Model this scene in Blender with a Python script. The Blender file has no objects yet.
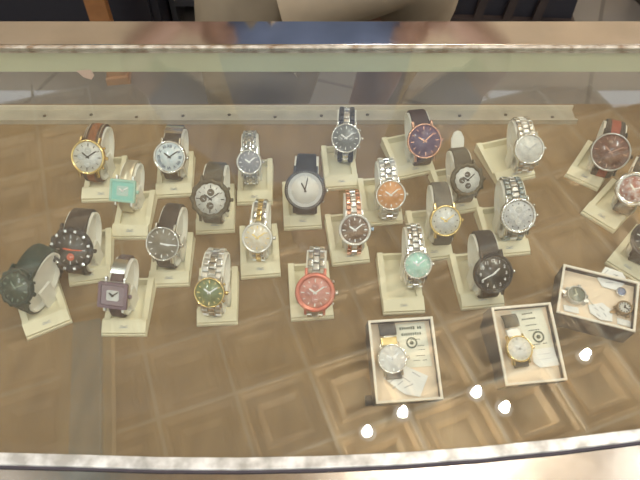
import bpy, bmesh, math, random
from mathutils import Matrix, Vector, Euler
random.seed(7)
SC = bpy.context.scene
COL = SC.collection
PI = math.pi
R_ = math.radians

# ------------------------------------------------------------------ camera, world, lights, exposure
CAM_H, PITCH, FPX = 0.62, R_(52), 628.0      # height above the case deck, degrees below the horizon
cam = bpy.data.cameras.new('camera'); cam_o = bpy.data.objects.new('camera', cam); COL.objects.link(cam_o)
cam_o.location = (0, 0, CAM_H); cam_o.rotation_euler = (PI/2-PITCH, 0, 0)
cam.sensor_width = 36; cam.lens = FPX/640*36; cam.clip_start = .01
cam.dof.use_dof = True; cam.dof.focus_distance = .85; cam.dof.aperture_fstop = 13; cam.dof.aperture_blades = 0
SC.camera = cam_o
SC.view_settings.view_transform = 'Standard'; SC.view_settings.look = 'None'
SC.view_settings.gamma = 1; SC.view_settings.use_curve_mapping = False
SC.view_settings.exposure = -0.24
SC.cycles.use_denoising = True
SC.cycles.max_bounces = 10; SC.cycles.transparent_max_bounces = 16
SC.cycles.sample_clamp_indirect = 6
w = bpy.data.worlds.new('world'); SC.world = w; w.use_nodes = True
w.node_tree.nodes['Background'].inputs[0].default_value = (.97, .97, .98, 1)
w.node_tree.nodes['Background'].inputs[1].default_value = 1.9
GLASS_Z, FLOOR_Z, CEIL_Z = .11, -.78, 3.3
CAN_POWER, FILL_POWER = 14, 40

def ray(x, y):
    a = (x-320)/FPX; b = -(y-240)/FPX
    return Vector((a, math.cos(PITCH)+b*math.sin(PITCH), -math.sin(PITCH)+b*math.cos(PITCH)))
def P(x, y, z=0.0):
    """where the sight line through a photo point meets the horizontal plane at height z"""
    d = ray(x, y); t = (z-CAM_H)/d.z
    return Vector((d.x*t, d.y*t, z))
def RF(x, y, Z=CEIL_Z):
    """the ceiling point seen mirrored in the glass top"""
    d = ray(x, y); t = (GLASS_Z-CAM_H)/d.z; s = (Z-GLASS_Z)/-d.z
    return Vector((d.x*(t+s), d.y*(t+s), Z))

# ------------------------------------------------------------------ materials
MATS = {}
def nodes(m): return m.node_tree.nodes, m.node_tree.links
def mat(name, col=(.5, .5, .5), rough=.5, metal=0., coat=0., noise=0., nscale=40., col2=None, bump=0., emit=None, es=0., detail=4):
    if name in MATS: return MATS[name]
    m = bpy.data.materials.new(name); m.use_nodes = True; N, L = nodes(m)
    b = N['Principled BSDF']
    b.inputs['Base Color'].default_value = (*col, 1); b.inputs['Roughness'].default_value = rough
    b.inputs['Metallic'].default_value = metal; b.inputs['Coat Weight'].default_value = coat
    b.inputs['Coat Roughness'].default_value = .05
    if emit: b.inputs['Emission Color'].default_value = (*emit, 1); b.inputs['Emission Strength'].default_value = es
    tc = N.new('ShaderNodeTexCoord'); nz = N.new('ShaderNodeTexNoise')
    nz.inputs['Scale'].default_value = nscale; nz.inputs['Detail'].default_value = detail
    L.new(tc.outputs['Object'], nz.inputs['Vector'])
    if noise or col2:
        mx = N.new('ShaderNodeMix'); mx.data_type = 'RGBA'
        c2 = col2 or tuple(c*(1-noise) for c in col)
        mx.inputs['A'].default_value = (*col, 1); mx.inputs['B'].default_value = (*c2, 1)
        rp = N.new('ShaderNodeMapRange'); rp.inputs[1].default_value = .35; rp.inputs[2].default_value = .65
        L.new(nz.outputs['Fac'], rp.inputs[0]); L.new(rp.outputs[0], mx.inputs['Factor'])
        L.new(mx.outputs['Result'], b.inputs['Base Color'])
    if bump:
        bp = N.new('ShaderNodeBump'); bp.inputs['Strength'].default_value = bump; bp.inputs['Distance'].default_value = .001
        L.new(nz.outputs['Fac'], bp.inputs['Height']); L.new(bp.outputs['Normal'], b.inputs['Normal'])
    MATS[name] = m; return m

def glass_mat(name, tint=(1, 1, 1), dust=.05, boost=1.7, rough=.0):
    """thin pane: straight-through light, a Fresnel mirror and a film of dust and scratches"""
    m = bpy.data.materials.new(name); m.use_nodes = True; N, L = nodes(m); N.clear()
    out = N.new('ShaderNodeOutputMaterial'); tr = N.new('ShaderNodeBsdfTransparent'); gl = N.new('ShaderNodeBsdfGlossy')
    tr.inputs[0].default_value = (*tint, 1); gl.inputs['Roughness'].default_value = rough
    g = N.new('ShaderNodeNewGeometry'); dot = N.new('ShaderNodeVectorMath'); dot.operation = 'DOT_PRODUCT'
    L.new(g.outputs['Normal'], dot.inputs[0]); L.new(g.outputs['Incoming'], dot.inputs[1])
    def M(op, a, b=None):
        n = N.new('ShaderNodeMath'); n.operation = op
        for i, v in enumerate((a, b)):
            if v is None: continue
            if isinstance(v, (int, float)): n.inputs[i].default_value = v
            else: L.new(v, n.inputs[i])
        return n.outputs[0]
    c = M('ABSOLUTE', dot.outputs['Value']); f = M('POWER', M('SUBTRACT', 1, c), 5)
    f = M('ADD', M('MULTIPLY', f, .9), .04*boost); f = M('MINIMUM', f, 1)
    mx = N.new('ShaderNodeMixShader'); L.new(f, mx.inputs[0]); L.new(tr.outputs[0], mx.inputs[1]); L.new(gl.outputs[0], mx.inputs[2])
    df = N.new('ShaderNodeBsdfDiffuse'); df.inputs[0].default_value = (.85, .80, .70, 1)
    tc = N.new('ShaderNodeTexCoord'); mp = N.new('ShaderNodeMapping'); mp.inputs['Rotation'].default_value = (0, 0, R_(23))
    mp.inputs['Scale'].default_value = (2, 14, 1)
    L.new(tc.outputs['Object'], mp.inputs[0])
    nz = N.new('ShaderNodeTexNoise'); nz.inputs['Scale'].default_value = 3; nz.inputs['Detail'].default_value = 6
    L.new(mp.outputs[0], nz.inputs['Vector'])
    r = N.new('ShaderNodeMapRange'); r.inputs[1].default_value = .3; r.inputs[2].default_value = .75
    r.inputs[3].default_value = dust*.7; r.inputs[4].default_value = dust*1.5
    L.new(nz.outputs['Fac'], r.inputs[0])
    m2 = N.new('ShaderNodeMixShader'); L.new(r.outputs[0], m2.inputs[0]); L.new(mx.outputs[0], m2.inputs[1]); L.new(df.outputs[0], m2.inputs[2])
    L.new(m2.outputs[0], out.inputs[0]); MATS[name] = m; return m

# ------------------------------------------------------------------ mesh helpers
class MB:
    def __init__(s): s.bm = bmesh.new(); s.mats = []
    def mi(s, m):
        if m not in s.mats: s.mats.append(m)
        return s.mats.index(m)
    def add(s, verts, faces, m, M=None, smooth=False):
        vs = [s.bm.verts.new(M @ Vector(v) if M else Vector(v)) for v in verts]; i = s.mi(m)
        for f in faces:
            try:
                fc = s.bm.faces.new([vs[k] for k in f]); fc.material_index = i; fc.smooth = smooth
            except ValueError: pass
        return s
    def box(s, c, size, m, M=None, ch=0.):
        """box with an optional chamfer on the upper edges"""
        x, y, z = c; a, b, d = (v/2 for v in size); ch = min(ch, a*.9, b*.9, d*1.8)
        if ch <= 0:
            v = [(x+i*a, y+j*b, z+k*d) for k in (-1, 1) for i, j in ((-1, -1), (1, -1), (1, 1), (-1, 1))]
            return s.add(v, [(3, 2, 1, 0), (4, 5, 6, 7), (0, 1, 5, 4), (1, 2, 6, 5), (2, 3, 7, 6), (3, 0, 4, 7)], m, M)
        v = []
        for zz, o in ((z-d, 0), (z+d-ch, 0), (z+d-ch*.3, ch*.3), (z+d, ch)):
            v += [(x+i*(a-o), y+j*(b-o), zz) for i, j in ((-1, -1), (1, -1), (1, 1), (-1, 1))]
        f = [(3, 2, 1, 0), (12, 13, 14, 15)]
        for r in range(3):
            for k in range(4): f.append((r*4+k, r*4+(k+1) % 4, r*4+4+(k+1) % 4, r*4+4+k))
        return s.add(v, f, m, M)
    def lathe(s, prof, m, M=None, n=40, smooth=True, wob=None):
        v = []; f = []
        for r, z in prof:
            for k in range(n):
                a = 2*PI*k/n; rr = r*(wob(a) if wob else 1); v.append((rr*math.cos(a), rr*math.sin(a), z))
        for i in range(len(prof)-1):
            for k in range(n): f.append((i*n+k, i*n+(k+1) % n, (i+1)*n+(k+1) % n, (i+1)*n+k))
        f.append(tuple(range(n-1, -1, -1))); f.append(tuple((len(prof)-1)*n+k for k in range(n)))
        return s.add(v, f, m, M, smooth)
    def disc(s, r, z, m, M=None, n=40):
        return s.add([(r*math.cos(2*PI*k/n), r*math.sin(2*PI*k/n), z) for k in range(n)], [tuple(range(n))], m, M)
    def prism(s, poly, z0, z1, m, M=None, smooth=False):
        n = len(poly); v = [(x, y, z0) for x, y in poly]+[(x, y, z1) for x, y in poly]
        f = [tuple(range(n-1, -1, -1)), tuple(range(n, 2*n))]+[(k, (k+1) % n, n+(k+1) % n, n+k) for k in range(n)]
        return s.add(v, f, m, M, smooth)
    def tube(s, path, r, m, M=None, n=8):
        v = []; f = []; path = [Vector(p) for p in path]
        for i, p in enumerate(path):
            t = (path[min(i+1, len(path)-1)]-path[max(i-1, 0)]).normalized()
            u = t.cross(Vector((0, 0, 1)) if abs(t.z) < .9 else Vector((1, 0, 0))).normalized(); q = t.cross(u)
            rr = r[i] if isinstance(r, (list, tuple)) else r
            for k in range(n):
                a = 2*PI*k/n; v.append(tuple(p+u*rr*math.cos(a)+q*rr*math.sin(a)))
        for i in range(len(path)-1):
            for k in range(n): f.append((i*n+k, i*n+(k+1) % n, (i+1)*n+(k+1) % n, (i+1)*n+k))
        f.append(tuple(range(n-1, -1, -1))); f.append(tuple((len(path)-1)*n+k for k in range(n)))
        return s.add(v, f, m, M, True)
    def build(s, name, parent=None, bevel=0.):
        bmesh.ops.recalc_face_normals(s.bm, faces=s.bm.faces)
        me = bpy.data.meshes.new(name); s.bm.to_mesh(me); s.bm.free()
        for m in s.mats: me.materials.append(m)
        o = bpy.data.objects.new(name, me); COL.objects.link(o)
        if parent: o.parent = parent
        if bevel:
            b = o.modifiers.new('bevel', 'BEVEL'); b.width = bevel; b.segments = 2; b.limit_method = 'ANGLE'
        return o
def text_into(mb, s, size, m, M, bold=.0):
    cu = bpy.data.curves.new('t', 'FONT'); cu.body = s; cu.size = size; cu.align_x = 'CENTER'; cu.align_y = 'CENTER'
    cu.resolution_u = 2; cu.offset = bold
    o = bpy.data.objects.new('t', cu); COL.objects.link(o)
    me = bpy.data.meshes.new_from_object(o)
    mb.add([tuple(v.co) for v in me.vertices], [tuple(p.vertices) for p in me.polygons], m, M)
    bpy.data.objects.remove(o); bpy.data.meshes.remove(me); bpy.data.curves.remove(cu)
def thing(name, label, cat, loc=(0, 0, 0), rz=0., group=None):
    o = bpy.data.objects.new(name, None); o.empty_display_size = .01; COL.objects.link(o)
    o.location = loc; o.rotation_euler = (0, 0, rz); o['label'] = label; o['category'] = cat
    if group: o['group'] = group
    return o
def tag(o, label, cat, group=None):
    o['label'] = label; o['category'] = cat
    if group: o['group'] = group
    return o
def struct(o): o['kind'] = 'structure'; return o

# ------------------------------------------------------------------ the room
def tile_floor_mat():
    m = mat('floor_tile', (.2, .19, .17), .35); N, L = nodes(m); b = N['Principled BSDF']
    tc = N.new('ShaderNodeTexCoord'); mp = N.new('ShaderNodeMapping'); mp.inputs['Rotation'].default_value = (0, 0, R_(20))
    mp.inputs['Location'].default_value = (.32, .1, 0)
    br = N.new('ShaderNodeTexBrick'); br.offset = 0; br.inputs['Scale'].default_value = 1
    br.inputs['Brick Width'].default_value = .6; br.inputs['Row Height'].default_value = .6
    br.inputs['Mortar Size'].default_value = .008
    br.inputs['Color1'].default_value = (.145, .135, .125, 1); br.inputs['Color2'].default_value = (.165, .155, .14, 1)
    br.inputs['Mortar'].default_value = (.08, .075, .07, 1)
    L.new(tc.outputs['Object'], mp.inputs[0]); L.new(mp.outputs[0], br.inputs['Vector']); L.new(br.outputs['Color'], b.inputs['Base Color'])
    return m
MB().box((0, 1.2, FLOOR_Z-.05), (8, 7, .1), tile_floor_mat()).build('floor')
struct(bpy.data.objects['floor'])
wall_m = mat('wall_paint', (.80, .66, .48), .8, noise=.12, nscale=3)
struct(MB().box((0, 4.75, 1.26), (8.2, .1, 4.18), wall_m).build('wall_back'))
struct(MB().box((-4.05, 1.2, 1.26), (.1, 7, 4.18), mat('wall_cream', (.55, .5, .4), .8, noise=.1, nscale=3)).build('wall_left'))
struct(MB().box((4.05, 1.2, 1.26), (.1, 7, 4.18), wall_m).build('wall_right'))
# ceiling: pressed coffer tiles turned about 20 degrees from the case
CANG = R_(20); CP = .485; C0 = RF(235, 393)
tin = mat('pressed_ceiling_tile', (.95, .74, .46), .42, .45, noise=.3, nscale=5)
rail_c = mat('ceiling_rail_highlight', (.95, .88, .70), .4)  # highlight streaks along the rails put into their colour: cream against tan tiles
cb = MB()
CM = Matrix.Translation((C0.x, C0.y, CEIL_Z)) @ Matrix.Rotation(CANG, 4, 'Z')
for i in range(-9, 11):
    for j in range(-9, 9):
        c = CM @ Vector(((i+.5)*CP, (j+.5)*CP, 0))
        if abs(c.x) > 3.95 or c.y < -2.2 or c.y > 4.6: continue
        h = CP/2; v = []
        rings = [(h, 0), (h-.03, 0), (h-.05, .045), (h-.085, .045), (h-.095, .015), (h-.115, .015), (h-.14, .065)]
        for r, dz in rings: v += [((i+.5)*CP+a*r, (j+.5)*CP+b*r, dz) for a, b in ((-1, -1), (1, -1), (1, 1), (-1, 1))]
        f = [(24, 25, 26, 27)]+[(k*4+q, k*4+(q+1) % 4, k*4+4+(q+1) % 4, k*4+4+q) for k in range(6) for q in range(4)]
        cb.add(v, f, tin, CM)
        cb.add([((i+.5)*CP+a*(h), (j+.5)*CP+b*(h), .09) for a, b in ((-1, -1), (1, -1), (1, 1), (-1, 1))], [(0, 1, 2, 3)], tin, CM)
struct(cb.build('ceiling'))
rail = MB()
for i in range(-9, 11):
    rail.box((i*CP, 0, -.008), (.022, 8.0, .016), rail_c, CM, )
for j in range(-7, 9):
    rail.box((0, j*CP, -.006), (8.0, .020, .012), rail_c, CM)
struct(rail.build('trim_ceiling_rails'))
teal = mat('teal_paint', (.10, .52, .78), .5, noise=.15)
ta, tb = RF(93, 340), RF(92, 455); TM = Matrix.Translation(((ta.x+tb.x)/2, (ta.y+tb.y)/2, CEIL_Z)) @ Matrix.Rotation(math.atan2(ta.x-tb.x, -(ta.y-tb.y))+PI, 4, 'Z')
CT = mat('cream_trim', (.75, .62, .38), .6)
struct(MB().box((0, -.5, -.09), (.17, 1.9, .14), teal, TM).box((-.13, -.5, -.07), (.07, 1.9, .1), CT, TM).box((.12, -.5, -.07), (.05, 1.9, .1), CT, TM).build('trim_ceiling_beam'))

# recessed downlights, five of them mirrored in the glass, the others added out of view
cans = [RF(*q) for q in ((367, 434), (402, 415), (475, 395), (503, 410), (583, 358))]
cans_added = [Vector((-1.1, .7, CEIL_Z)), Vector((-3.0, 2.9, CEIL_Z)), Vector((1.2, .5, CEIL_Z)), RF(455, 482), Vector((2.6, 3.2, CEIL_Z)), Vector((3.0, .6, CEIL_Z))]  # extra downlights added for the lighting; one gives the front metal its glare
where = ['lowest and leftmost light mirrored in the glass top near the front edge', 'mirrored light just below the left gift box',
         'mirrored light between the two front gift boxes', 'mirrored light below the middle gift box', 'mirrored light right of the middle gift box, highest of the five',
         'ceiling light added over the left of the case', 'ceiling light added toward the back left of the shop', 'ceiling light added on the right, nearer the customer side',
         'ceiling light added above the front edge of the case', 'ceiling light added in the far right of the shop', 'ceiling light added beyond the right end of the case']
lamp_em = mat('lamp_glow', (1, 1, 1), .5, emit=(1, .95, .86), es=55)
trimw = mat('lamp_trim', (.85, .83, .78), .4)
for c, wh in zip(cans+cans_added, where):
    t = thing('downlight', 'round white recessed ' + wh.replace('ceiling light', 'ceiling downlight'), 'light', (c.x, c.y, CEIL_Z-.03), 0, 'recessed ceiling downlights')
    MB().lathe([(.031, .012), (.052, .012), (.056, .0), (.048, -.012), (.038, -.016), (.033, -.010), (.031, .012)], trimw, n=24).build('trim_ring', t)
    MB().lathe([(.002, -.0125), (.018, -.012), (.030, -.009), (.031, -.002)], lamp_em, n=24).build('diffuser', t)
    ld = bpy.data.lights.new('downlight_lamp', 'POINT'); ld.energy = CAN_POWER; ld.shadow_soft_size = .02
    ld.color = (1, .96, .90)
    lo = bpy.data.objects.new('downlight_lamp', ld); COL.objects.link(lo); lo.parent = t; lo.location = (0, 0, -.055)

# unseen long fluorescent fittings, added as fill light
def fill_fitting(x, y, rz, label):
    t = thing('fill_tube_fitting', label, 'light', (x, y, CEIL_Z-.11), rz, 'added long ceiling fittings')
    MB().box((0, 0, .05), (1.25, .16, .1), trimw).build('housing', t)
    e = mat('tube_glow', (1, 1, 1), .5, emit=(.93, .97, 1), es=16)
    for s in (-.045, .045):
        MB().tube([(-.6, s, -.02), (.6, s, -.02)], .016, e, n=12).build('lamp_tube', t)
    ld = bpy.data.lights.new('fill_light', 'AREA'); ld.shape = 'RECTANGLE'; ld.size = 1.2; ld.size_y = .14; ld.energy = FILL_POWER; ld.color = (.95, .98, 1)
    lo = bpy.data.objects.new('fill_light', ld); COL.objects.link(lo); lo.parent = t; lo.location = (0, 0, -.045)
fill_fitting(.55, -.9, R_(12), 'added long twin tube ceiling fitting behind the photographer')
fill_fitting(-1.9, .1, R_(80), 'added long twin tube ceiling fitting on the customer side at left')
fill_fitting(2.3, 1.0, R_(86), 'added long twin tube ceiling fitting off to the right')

# ------------------------------------------------------------------ the display case
case = thing('display_case', 'long glass topped counter case with worn metal edging and brown board inside', 'display case', (0, .45, FLOOR_Z))
def cm(o): o.matrix_parent_inverse = Matrix.Translation((0, -.45, -FLOOR_Z)); return o
XL, XR = -.66, .60
def cardboard():
    m = mat('brown_board', (.25, .165, .085), .75); N, L = nodes(m); b = N['Principled BSDF']
    tc = N.new('ShaderNodeTexCoord'); mp = N.new('ShaderNodeMapping'); mp.inputs['Scale'].default_value = (9, 1.6, 1)
    L.new(tc.outputs['Object'], mp.inputs[0])
    a = N.new('ShaderNodeTexNoise'); a.inputs['Scale'].default_value = 6; a.inputs['Detail'].default_value = 8; L.new(mp.outputs[0], a.inputs['Vector'])
    c = N.new('ShaderNodeTexNoise'); c.inputs['Scale'].default_value = 5; c.inputs['Detail'].default_value = 3; L.new(tc.outputs['Object'], c.inputs['Vector'])
    r = N.new('ShaderNodeValToRGB'); e = r.color_ramp.elements
    e[0].position = .3; e[0].color = (.155, .092, .036, 1); e[1].position = .72; e[1].color = (.315, .205, .098, 1)
    ad = N.new('ShaderNodeMath'); ad.operation = 'ADD'; ml = N.new('ShaderNodeMath'); ml.operation = 'MULTIPLY'; ml.inputs[1].default_value = .5
    L.new(a.outputs['Fac'], ad.inputs[0]); L.new(c.outputs['Fac'], ad.inputs[1]); L.new(ad.outputs[0], ml.inputs[0]); L.new(ml.outputs[0], r.inputs[0])
    L.new(r.outputs[0], b.inputs['Base Color'])
    return m
deck_m = cardboard()
green = mat('pale_green_enamel', (.60, .66, .47), .5, noise=.12, nscale=8)
worn = mat('worn_white_metal', (.62, .58, .50), .5, .1, col2=(.22, .15, .09), nscale=55, bump=.4)
scuff = mat('scuffed_edge_metal', (.78, .78, .75), .38, .3, col2=(.36, .35, .32), nscale=60, bump=.3)
steel_br = mat('brushed_metal', (.72, .71, .70), .14, 1., noise=.18, nscale=9, bump=.1)
steel_fr = mat('scratched_counter_metal', (.60, .57, .52), .19, 1., noise=.25, nscale=30, bump=.25)
# front edge line of the glass (slightly bowed) as x,y pairs on the glass plane
FE = [P(q[0], q[1], GLASS_Z) for q in ((0, 454), (80, 456), (160, 458.5), (240, 459), (320, 457.5), (400, 454), (480, 448), (560, 440), (640, 430))]
def ext(pts, xl, xr):
    a, b = pts[0], pts[1]; c, d = pts[-2], pts[-1]
    l = a+(a-b)*((a.x-xl)/(b.x-a.x)); r = d+(d-c)*((xr-d.x)/(d.x-c.x))
    return [l]+pts+[r]
FE = ext(FE, XL, XR)
BE_Y = .722
def band(name, pts, off0, off1, z0, z1, m, parent=case, bev=0.):
    """a strip of metal that follows an edge line; off = distance toward the room"""
    mb = MB(); v = []; f = []
    for p in pts:
        v += [(p.x, p.y-off0, z0), (p.x, p.y-off1, z0), (p.x, p.y-off1, z1), (p.x, p.y-off0, z1)]
    for i in range(len(pts)-1):
        for k in range(4): f.append((i*4+k, i*4+(k+1) % 4, i*4+4+(k+1) % 4, i*4+4+k))
    n = len(pts)*4; f += [(0, 1, 2, 3), (n-4, n-3, n-2, n-1)]
    mb.add(v, f, m); return cm(mb.build(name, parent, bev))
yf0 = min(p.y for p in FE)
deckpoly = [(p.x, p.y-.002) for p in FE]+[(XR, .745), (XL, .745)]
cm(MB().prism(deckpoly, -.018, 0, deck_m).build('deck', case))
gm = glass_mat('case_glass', (.97, .985, .965), dust=.026, boost=2.05)
cm(MB().prism([(p.x, p.y) for p in FE]+[(XR, BE_Y+.006), (XL, BE_Y+.006)], GLASS_Z-.006, GLASS_Z, gm).build('glass_top', case))
band('front_trim', FE, -.001, .0088, GLASS_Z-.014, GLASS_Z+.0015, scuff, bev=.0008)
dark_j = mat('grime', (.05, .04, .05), .7)
band('front_joint', FE, .0088, .0108, GLASS_Z-.014, GLASS_Z-.0015, dark_j)
band('counter_edge', FE, .0108, .085, GLASS_Z-.016, GLASS_Z-.002, steel_fr, bev=.001)
band('front_panel', FE, .001, .006, -.018, GLASS_Z-.0145, steel_br)
wood_p = mat('counter_panel', (.22, .12, .06), .5, noise=.3, nscale=6)
band('counter_base', FE, .02, .05, FLOOR_Z, -.02, wood_p)
cm(MB().box((XL-.011, .46, (FLOOR_Z-.02)/2), (.02, .56, -.02-FLOOR_Z), wood_p).build('side_panel', case))
cm(MB().box((XR+.011, .46, (FLOOR_Z-.02)/2), (.02, .56, -.02-FLOOR_Z), wood_p).build('side_panel', case))
# rear edging
cm(MB().box(((XL+XR)/2, BE_Y+.0095, GLASS_Z-.0035), (XR-XL, .007, .009), worn, ch=.002).build('rear_trim', case, ))
cm(MB().box(((XL+XR)/2, .764, GLASS_Z-.004), (XR-XL, .056, .008), steel_br).build('rear_counter_strip', case, .001))
cm(MB().box(((XL+XR)/2, .738, .0855), (XR-XL, .010, .037), green).build('rear_frame', case, .001))
railm = mat('rail_metal', (.62, .57, .46), .4, .35, noise=.2, nscale=30)
rr = MB(); XE = .375
rr.box(((XL+XE)/2, .714, .0015), (XE-XL, .030, .003), railm).box(((XL+XE)/2, .701, .004), (XE-XL, .003, .008), railm).box(((XL+XE)/2, .729, .005), (XE-XL, .003, .010), mat('rail_light', (.75, .68, .55), .45, .2))
rlo = cm(rr.build('door_rail', case))
for k in range(15):
    sc_ = MB().lathe([(.0026, .003), (.0026, .0038), (.0012, .0042)], mat('screw_dark', (.12, .10, .08), .5, .6), Matrix.Translation((XL+.05+k*.068, .714+.003*math.sin(k*2.1), 0)), 10).build('screw', rlo)
# end panes with green top rails
for sx, x in ((-1, XL), (1, XR)):
    cm(MB().box((x, (yf0+.73)/2+.02, .048), (.005, .53, .092), glass_mat('end_glass%d' % sx, (.93, .95, .86), .12, 1.6)).build('end_pane', case))
    cm(MB().box((x+sx*.006, (yf0+.73)/2+.02, .085), (.008, .53, .036), green).build('end_rail', case))
# paper scrap stuck under the rear frame
o = MB().prism([(-.011, .004), (.010, .006), (.012, -.004), (.006, -.011), (-.004, -.007)], 0, .0006, mat('pink_paper', (.72, .52, .46), .8), Matrix.Translation((P(84, 76, .066).x, .7322, .066)) @ Matrix.Rotation(PI/2, 4, 'X')).build('paper_scrap')
tag(o, 'torn pink paper scrap stuck under the green rear frame', 'paper')

# ------------------------------------------------------------------ watches
STEEL = mat('polished_steel', (.78, .78, .76), .20, 1.)
STEELD = mat('brushed_steel', (.58, .58, .57), .34, 1.)
SILV = mat('silver_plate', (.9, .9, .88), .28, .9)
GOLD = mat('gold_plate', (.88, .68, .30), .24, 1.)
ROSE = mat('rose_gold', (.86, .50, .36), .25, 1.)
BLACKM = mat('black_metal', (.035, .035, .04), .32, .6)
OLIVE = mat('dark_olive_metal', (.10, .085, .055), .38, .5)
def leather(n, c): return mat('leather_'+n, c, .62, noise=.35, nscale=260, bump=.5)
BRN = leather('brown', (.075, .035, .02)); DBR = leather('dark_brown', (.05, .032, .024)); BLK = leather('black', (.018, .018, .022))
GRY = leather('grey', (.17, .155, .13)); OLV = leather('olive', (.085, .07, .045)); TAN = leather('tan', (.30, .10, .03)); PUR = leather('plum', (.06, .025, .025))
RUB = mat('dark_green_rubber', (.012, .04, .032), .5, noise=.3, nscale=90)
REDB = leather('red_brown', (.11, .035, .02)); SLT = leather('slate', (.13, .17, .19))
STCH = mat('stitch_thread', (.55, .48, .36), .8)
def dialm(n, c, c2=None, metal=.0): return mat('dial_'+n, c, .35, metal, coat=.9, col2=c2, nscale=190)
WHITE = mat('mark_white', (.85, .85, .82), .4); BLACK = mat('mark_black', (.02, .02, .022), .4)
CREAM = mat('cream_plastic', (.86, .80, .58), .42, noise=.06, nscale=20)
CUFFM = mat('ivory_plastic', (.88, .86, .78), .4)
PRINT = mat('label_print', (.34, .36, .42), .5)
GAM = R_(35)
U = Vector((0, math.cos(GAM), math.sin(GAM))); V = Vector((0, -math.sin(GAM), math.cos(GAM)))
PH0 = math.acos(-.28)
def oval(phi, a, b, off=0.):
    """point and outward normal on the wrist oval, centre at the origin"""
    p = U*(a*math.cos(phi))+V*(b*math.sin(phi)); n = (U*(math.cos(phi)/a)+V*(math.sin(phi)/b)).normalized()
    return p+n*off, n
def arc_params(a, b, gap, n):
    """n+1 angles from the 12 o'clock lug round the back to the 6 o'clock lug, evenly spaced by length"""
    N = 720; ph = [PH0-2*PI*k/N for k in range(N+1)]   # decreasing phi: from the dial towards +u (12 o'clock)
    L = [0.]
    for k in range(N): L.append(L[-1]+(oval(ph[k+1], a, b)[0]-oval(ph[k], a, b)[0]).length)
    T = L[-1]; out = []; k = 0
    for i in range(n+1):
        s = gap+(T-2*gap)*i/n
        while k < N-1 and L[k+1] < s: k += 1
        out.append(ph[k]+(ph[k+1]-ph[k])*(s-L[k])/max(L[k+1]-L[k], 1e-9))
    return out, T-2*gap

def strap_mesh(a, b, gap, wdt, th, m, root, stitched=False, edge=None, m2=None, n=56):
    ph, _ = arc_params(a, b, gap, n); mb = MB(); v = []; f = []
    for i, p in enumerate(ph):
        t = i/n; ww = wdt*(1-.16*math.sin(PI*t))/2; tt = th*(1+.25*(abs(2*t-1)**4))
        for xx, o in ((-ww, 0), (-ww, tt*.65), (-ww*.88, tt), (ww*.88, tt), (ww, tt*.65), (ww, 0)):
            q, _n = oval(p, a, b, o+.0003); v.append((xx, q.y, q.z))
    for i in range(n):
        for k in range(6): f.append((i*6+k, i*6+(k+1) % 6, i*6+6+(k+1) % 6, i*6+6+k))
    f += [tuple(range(5, -1, -1)), tuple(n*6+k for k in range(6))]
    mb.add(v, f, m, smooth=True)
    if m2:                                    # an inlay down the middle
        v = []; f = []
        for i, p in enumerate(ph):
            for xx in (-wdt*.22, wdt*.22):
                q, _n = oval(p, a, b, th*(1+.25*(abs(2*i/n-1)**4))+.0007); v.append((xx, q.y, q.z))
        for i in range(n): f.append((i*2, i*2+1, i*2+3, i*2+2))
        mb.add(v, f, m2)
    o = mb.build('strap', root)
    if stitched:
        for s in (-1, 1):
            mb = MB(); pts = []
            for i in range(2, int(n*.34)):
                q, nn = oval(ph[i], a, b, th+.0008); pts.append((s*wdt*.37, q.y, q.z))
            mb.tube(pts, .00035, STCH, n=6).build('stitching', root)
    return ph
def bracelet_mesh(a, b, gap, wdt, th, m, mc, root, pitch=.0068, style=3):
    ph, T = arc_params(a, b, gap, 4); n = max(14, int(T/pitch)); ph, T = arc_params(a, b, gap, n); L = T/n
    mb = MB(); cols = {3: [(-.34, .30, 0), (0, .36, .5), (.34, .30, 0)], 5: [(-.42, .15, 0), (-.23, .2, .5), (0, .24, 0), (.23, .2, .5), (.42, .15, 0)], 2: [(-.26, .46, 0), (.26, .46, .5)]}[style]
    for i in range(n):
        w_ = wdt*(1-.14*math.sin(PI*i/n))
        for cx, cw, sh in cols:
            if sh and i == n-1: continue
            t = i+.5+sh; k = int(min(t, n-1)); p = ph[k]+(ph[min(k+1, n)]-ph[k])*(t-k)
            q, nn = oval(p, a, b, th/2+.0004)
            tn = Vector((1, 0, 0)).cross(nn); M = Matrix(((1, tn.x, nn.x, q.x), (0, tn.y, nn.y, q.y), (0, tn.z, nn.z, q.z), (0, 0, 0, 1)))
            mb.box((cx*w_, 0, 0), (cw*w_, L*.90, th), mc if abs(cx) < .3 and style != 2 else m, M, ch=th*.45)
    return mb.build('bracelet', root)

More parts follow.
